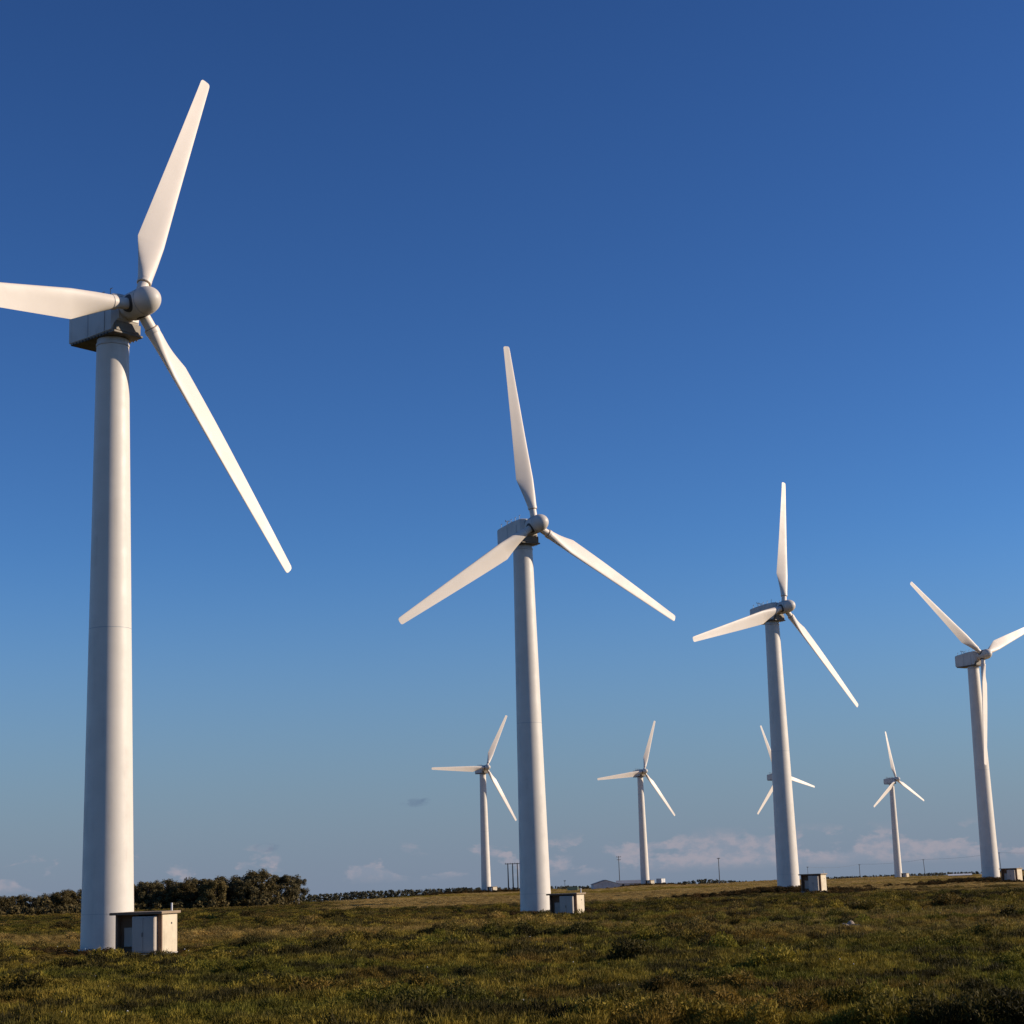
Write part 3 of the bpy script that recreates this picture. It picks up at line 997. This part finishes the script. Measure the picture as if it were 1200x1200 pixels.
def tuft(kind, seed):
    rg = np.random.default_rng(seed)
    if kind == 'heath':          # upright sprigs from a low dome
        n, hgt, rad_, wd, ln = 260, 0.36, 0.34, 0.012, 0.085
    elif kind == 'grass':
        n, hgt, rad_, wd, ln = 130, 0.07, 0.34, 0.008, 0.24
    else:                        # bush
        n, hgt, rad_, wd, ln = 520, 0.62, 0.50, 0.022, 0.085
    a = rg.random(n) * 6.283
    q = np.sqrt(rg.random(n))
    zz = np.sqrt(np.clip(1 - q * q, 0, 1))
    base = np.stack([q * rad_ * np.cos(a), q * rad_ * np.sin(a), zz * hgt * (0.35 + 0.65 * rg.random(n))], 1)
    d = np.stack([np.cos(a) * q * 0.8, np.sin(a) * q * 0.8, 0.9 + 0 * a], 1) + rg.normal(size=(n, 3)) * (0.35 if kind != 'bush' else 0.7)
    d /= np.linalg.norm(d, axis=1)[:, None]
    s = np.cross(d, rg.normal(size=(n, 3)))
    s /= np.linalg.norm(s, axis=1)[:, None]
    L = (ln * (0.6 + 0.8 * rg.random(n)))[:, None]
    W = (wd * (0.7 + 0.6 * rg.random(n)))[:, None]
    V = np.stack([base - d * L * 0.4, base + s * W, base + d * L, base - s * W], 1).reshape(-1, 3)
    V[:, 2] = np.maximum(V[:, 2], -0.05)
    return mesh_np('sprig_' + kind, V, np.arange(len(V)).reshape(-1, 4), M['tuft'])


protos = bpy.data.collections.new('sprig_library')
KINDS = ['heath', 'heath', 'heath', 'grass', 'grass', 'bush', 'bush']
for i, k in enumerate(KINDS):
    o = bpy.data.objects.new('%02d_sprig' % i, tuft(k, 300 + i))
    protos.objects.link(o)


def cover(name, label, cat, P, scl, tint, idxs, seed):
    """one object: sprigs instanced on points"""
    rg = np.random.default_rng(seed)
    n = len(P)
    me = bpy.data.meshes.new(name)
    me.vertices.add(n)
    me.vertices.foreach_set('co', np.asarray(P, np.float32).ravel())
    at = me.attributes.new('scl', 'FLOAT_VECTOR', 'POINT')
    at.data.foreach_set('vector', np.asarray(scl, np.float32).ravel())
    rot = np.stack([rg.normal(size=n) * 0.08, rg.normal(size=n) * 0.08, rg.random(n) * 6.283], 1).astype(np.float32)
    at = me.attributes.new('rot', 'FLOAT_VECTOR', 'POINT')
    at.data.foreach_set('vector', rot.ravel())
    at = me.attributes.new('idx', 'INT', 'POINT')
    at.data.foreach_set('value', np.asarray(idxs, np.int32))
    at = me.attributes.new('tint', 'FLOAT_COLOR', 'POINT')
    at.data.foreach_set('color', np.concatenate([tint, np.ones((n, 1))], 1).astype(np.float32).ravel())
    me.update()
    o = link(name, me)
    tag(o, label, cat, kind='stuff')
    ng = bpy.data.node_groups.new(name + '_scatter', 'GeometryNodeTree')
    ng.interface.new_socket('Geometry', in_out='INPUT', socket_type='NodeSocketGeometry')
    ng.interface.new_socket('Geometry', in_out='OUTPUT', socket_type='NodeSocketGeometry')
    N, L = ng.nodes, ng.links
    gi, gout = N.new('NodeGroupInput'), N.new('NodeGroupOutput')
    ci = N.new('GeometryNodeCollectionInfo')
    ci.inputs['Collection'].default_value = protos
    ci.inputs['Separate Children'].default_value = True
    ci.inputs['Reset Children'].default_value = True

    def attr(nm, typ):
        nd = N.new('GeometryNodeInputNamedAttribute')
        nd.data_type = typ
        nd.inputs['Name'].default_value = nm
        return nd.outputs['Attribute']
    ip = N.new('GeometryNodeInstanceOnPoints')
    L.new(gi.outputs[0], ip.inputs['Points'])
    L.new(ci.outputs[0], ip.inputs['Instance'])
    ip.inputs['Pick Instance'].default_value = True
    L.new(attr('idx', 'INT'), ip.inputs['Instance Index'])
    e2r = N.new('FunctionNodeEulerToRotation')
    L.new(attr('rot', 'FLOAT_VECTOR'), e2r.inputs[0])
    L.new(e2r.outputs[0], ip.inputs['Rotation'])
    L.new(attr('scl', 'FLOAT_VECTOR'), ip.inputs['Scale'])
    L.new(ip.outputs[0], gout.inputs[0])
    md = o.modifiers.new('scatter', 'NODES')
    md.node_group = ng
    return o


def scatter(d0, d1, dens, seed, a_half=20.5):
    rg = np.random.default_rng(seed)
    area = R(2 * a_half) / 2 * (d1 * d1 - d0 * d0)
    n = int(area * dens)
    a = (rg.random(n) * 2 - 1) * R(a_half)
    d = np.sqrt(d0 * d0 + rg.random(n) * (d1 * d1 - d0 * d0))
    return d * np.sin(a), d * np.cos(a), d, np.degrees(a), rg


GREEN = np.array([[0.150, 0.132, 0.015]])
OLIVE = np.array([[0.250, 0.182, 0.024]])
BROWN = np.array([[0.200, 0.096, 0.022]])
DARK = np.array([[0.040, 0.032, 0.010]])
STRAW = np.array([[0.440, 0.295, 0.100]])
TAN = np.array([[0.390, 0.255, 0.075]])


def lerp(a, b, t):
    return a + (b - a) * t[:, None]


def sstep(v, a, b):
    t = np.clip((v - a) / (b - a), 0, 1)
    return t * t * (3 - 2 * t)


def huts_clear(x, y):
    ok = np.ones(len(x), bool)
    for tx, ty, _ in TOWER_POS:
        ok &= np.hypot(x - tx, y - ty) > 1.7
    for hx, hy, hz, rot, s, lab in HUTS:
        c, sn = math.cos(R(rot)), math.sin(R(rot))
        ox, oy = hx - HW * s * c, hy - HW * s * sn
        lx = (x - ox) * c + (y - oy) * sn
        ly = -(x - ox) * sn + (y - oy) * c
        ok &= ~((lx > -0.25) & (lx < HW * s + 0.3) & (ly > -0.75) & (ly < HD * s + 0.3))
    return ok


allP, allS, allT, allI = [], [], [], []
for d0, d1, dens, s0, seed in ((40, 75, 13.0, 0.85, 1), (75, 120, 8.0, 1.0, 2), (120, 200, 3.6, 1.3, 3), (200, 300, 1.4, 1.7, 4), (300, 420, 0.55, 2.1, 5)):
    x, y, d, a, rg = scatter(d0, d1, dens, seed)
    n = len(x)
    patch = fbm(x, y, 7.0, 11, 3)
    small = fbm(x, y, 2.2, 12, 2)
    broad = fbm(x, y, 26.0, 13, 3)
    tint = lerp(np.repeat(GREEN, n, 0), np.repeat(OLIVE, n, 0), sstep(patch, 0.35, 0.65))
    tint = lerp(tint, np.repeat(BROWN, n, 0), sstep(fbm(x, y, 5.0, 31, 3), 0.52, 0.70) * 0.55)
    tint = lerp(tint, np.repeat(DARK, n, 0), sstep(small, 0.53, 0.72) * 0.85)  # dark tint paints shaded gaps between shrubs, placed by noise
    tint = lerp(tint, np.repeat(TAN, n, 0), sstep(vnoise(x, y * 0.55, 2.8, 44), 0.80, 0.93) * 0.55 * sstep(d, 60, 110))
    # dry band at roughly 100-150 m, nearer on the right
    dm = np.interp(a, [-16, -12, 0, 8, 14, 20], [138, 134, 136, 112, 106, 104])
    band = np.exp(-((d - dm - 18 * (broad - 0.5)) / 17.0) ** 2) * sstep(broad + 0.25 * (patch - 0.5), 0.30, 0.48)
    tint = lerp(tint, np.repeat(TAN, n, 0), np.clip(band, 0, 1) * 0.9)
    # darker heath between the band and the straw plain
    tint = tint * (1 - 0.22 * sstep(d, dm + 15, dm + 50))[:, None]
    plain = sstep(d + 60 * (broad - 0.5) + 50 * (patch - 0.5), 240, 275) * sstep(a + 2.0 * (broad - 0.5), -6.6, -5.2)
    tint = lerp(tint, np.repeat(STRAW, n, 0), plain * 0.85)
    tint = tint * (0.5 + 0.95 * rg.random(n) ** 1.3)[:, None]
    sz = s0 * (0.5 + 0.8 * rg.random(n)) * (0.55 + 0.45 * patch + 0.45 * small)
    sz *= 1 - 0.35 * np.clip(band + plain, 0, 1)
    u = rg.random(n)
    grassy = np.clip(0.16 + 0.75 * (plain + band), 0, 0.92)
    ii = np.where(u < grassy, 3 + rg.integers(0, 2, n), rg.integers(0, 3, n))
    bushy = (fbm(x, y, 4.0, 14, 2) > 0.70) & (rg.random(n) < 0.32) & (plain < 0.3)
    ii = np.where(bushy, 5 + rg.integers(0, 2, n), ii)
    bare = (fbm(x, y, 3.1, 15, 2) > 0.80) & (rg.random(n) < 0.8)
    keep = huts_clear(x, y) & ~bare & ~((np.hypot(x - 17.2, y - 98.4) < 1.5) & (rg.random(n) < 0.85))
    z = ground_z(x, y)
    zs = np.interp(d, [110, 200, 300, 420], [1.0, 0.65, 0.42, 0.34])
    # kept short in front of the nearest tower and huts
    for hx, hy, hz, rot, s_, lab in HUTS[:4]:
        near = np.exp(-((x - hx * y / hy + 1.0) / 5.0) ** 4) * sstep(y, hy - 16, hy - 9) * (1 - sstep(y, hy + 1, hy + 6))
        zs = zs * (1 - 0.72 * near)
    for tx, ty, _ in TOWER_POS[:4]:
        near = np.exp(-((x - tx * y / ty) / 4.5) ** 4) * sstep(y, ty - 22, ty - 12) * (1 - sstep(y, ty + 1, ty + 5))
        zs = zs * (1 - 0.72 * near)
    allP.append(np.stack([x, y, z - 0.03], 1)[keep])
    allS.append(np.stack([sz, sz, sz * zs * (0.8 + 0.5 * rg.random(n))], 1)[keep])
    allT.append(tint[keep])
    allI.append(ii[keep])
cover('heath', 'low olive green heath and dry grass covering the plain', 'heath', np.concatenate(allP), np.concatenate(allS), np.concatenate(allT), np.concatenate(allI), 50)

x, y, d, a, rg = scatter(420, 880, 0.10, 9, 19)
keep = (a > -6.5) & huts_clear(x, y)
x, y, d, a = x[keep], y[keep], d[keep], a[keep]
n = len(x)
tint = lerp(np.repeat(STRAW, n, 0), np.repeat(OLIVE, n, 0), sstep(fbm(x, y, 40, 61, 2), 0.5, 0.7)) * (0.75 + 0.5 * rg.random(n))[:, None]
sz = 2.4 * (0.6 + 0.8 * rg.random(n))
cover('dry_grass', 'straw coloured dry grass on the far plain', 'grass', np.stack([x, y, ground_z(x, y) - 0.05], 1), np.stack([sz, sz, sz * 0.3], 1), tint, rg.integers(3, 5, n), 51)

# a few tiny white flower heads in the near heath
x, y, d, a, rg = scatter(44, 130, 0.035, 19, 17)
bm = bmesh.new()
bmesh.ops.create_icosphere(bm, subdivisions=1, radius=0.035)
flower = bpy.data.objects.new('07_flower', mesh_bm('flower_head', bm, M['white']))
protos.objects.link(flower)
sz = 0.3 + 0.4 * rg.random(len(x))
cover('flowers', 'tiny white flower heads dotted through the near heath', 'flowers', np.stack([x, y, ground_z(x, y) + 0.34], 1), np.stack([sz, sz, sz], 1),
      np.ones((len(x), 3)), np.full(len(x), 7), 53)

# dark scrub round the tower feet
P, S, T, I = [], [], [], []
rg = np.random.default_rng(77)
#        centre x, y offset from tower (toward camera negative), half widths, count, size
SCRUB = [(0, -6.4, -2.0, 4.0, 2.0, 150, 0.75), (0, -4.0, -8.5, 5.0, 2.0, 110, 0.55), (0, 7.5, -10.5, 4.0, 1.2, 60, 0.40),
         (1, -1.0, -6.5, 6.5, 2.6, 420, 0.92), (1, 9, -5.0, 4.0, 3.0, 90, 0.6), (1, 4.0, -14.8, 3.8, 1.0, 110, 0.65),
         (2, -1.0, -6.5, 9.0, 3.0, 520, 1.12), (2, -9, -4.0, 6, 4, 120, 1.0), (2, 6, -24.0, 4.6, 1.0, 110, 0.8), (2, 9, -12, 5, 6, 110, 0.8),
         (3, -1, -6.0, 9, 3.5, 420, 1.15), (3, -10, -6.0, 8, 4, 120, 0.8), (3, 3.5, -27.5, 5.0, 2.0, 90, 0.7),
         (4, -2, -5, 10, 5, 240, 1.4), (4, 8, -5, 7, 4, 110, 1.1), (4, -14, -5, 8, 5, 120, 1.4),
         (5, -2, -6, 9, 4, 160, 1.2), (5, 8, -3, 5, 4, 70, 1.1), (7, 0, -5, 6, 4, 40, 0.5)]
for k, ox, oy, hx, hy, n, s in SCRUB:
    tx, ty, _ = TOWER_POS[k]
    # offsets across and along the line of sight
    L = math.hypot(tx, ty)
    fx, fy = tx / L, ty / L
    u, v = rg.normal(size=n) * 0.6 * hx + ox, rg.normal(size=n) * 0.6 * hy + oy
    x, y = tx + fy * u + fx * v, ty - fx * u + fy * v
    ok = huts_clear(x, y)
    x, y = x[ok], y[ok]
    n = len(x)
    P.append(np.stack([x, y, ground_z(x, y) - 0.05], 1))
    sz = s * (0.5 + 0.8 * rg.random(n)) * 0.95
    S.append(np.stack([sz, sz, sz * (0.7 + 0.4 * rg.random(n))], 1))
    T.append(lerp(np.repeat(DARK, n, 0), np.repeat(BROWN, n, 0), rg.random(n) * 0.5) * (0.6 + 0.5 * rg.random(n))[:, None])
    I.append(rg.integers(5, 7, n))
# pale reeds and bushes along the foot of the grove
for a0, a1, dd, cnt in ((-16.8, -12.0, 322, 260), (-12.5, -7.3, 338, 300)):
    a = rg.uniform(a0, a1, cnt)
    dl = dd + rg.normal(size=cnt) * 4
    x, y = dl * np.sin(np.radians(a)), dl * np.cos(np.radians(a))
    P.append(np.stack([x, y, ground_z(x, y) - 0.05], 1))
    sz = rg.uniform(0.5, 1.2, cnt)
    S.append(np.stack([sz, sz, sz], 1))
    T.append(lerp(np.repeat(OLIVE * 0.9, cnt, 0), np.repeat(TAN * 0.7, cnt, 0), rg.random(cnt)) * (0.6 + 0.5 * rg.random(cnt))[:, None])
    I.append(rg.integers(5, 7, cnt))
cover('scrub', 'dark brown scrub gathered round the tower feet and grove edge', 'scrub', np.concatenate(P), np.concatenate(S), np.concatenate(T), np.concatenate(I), 52)
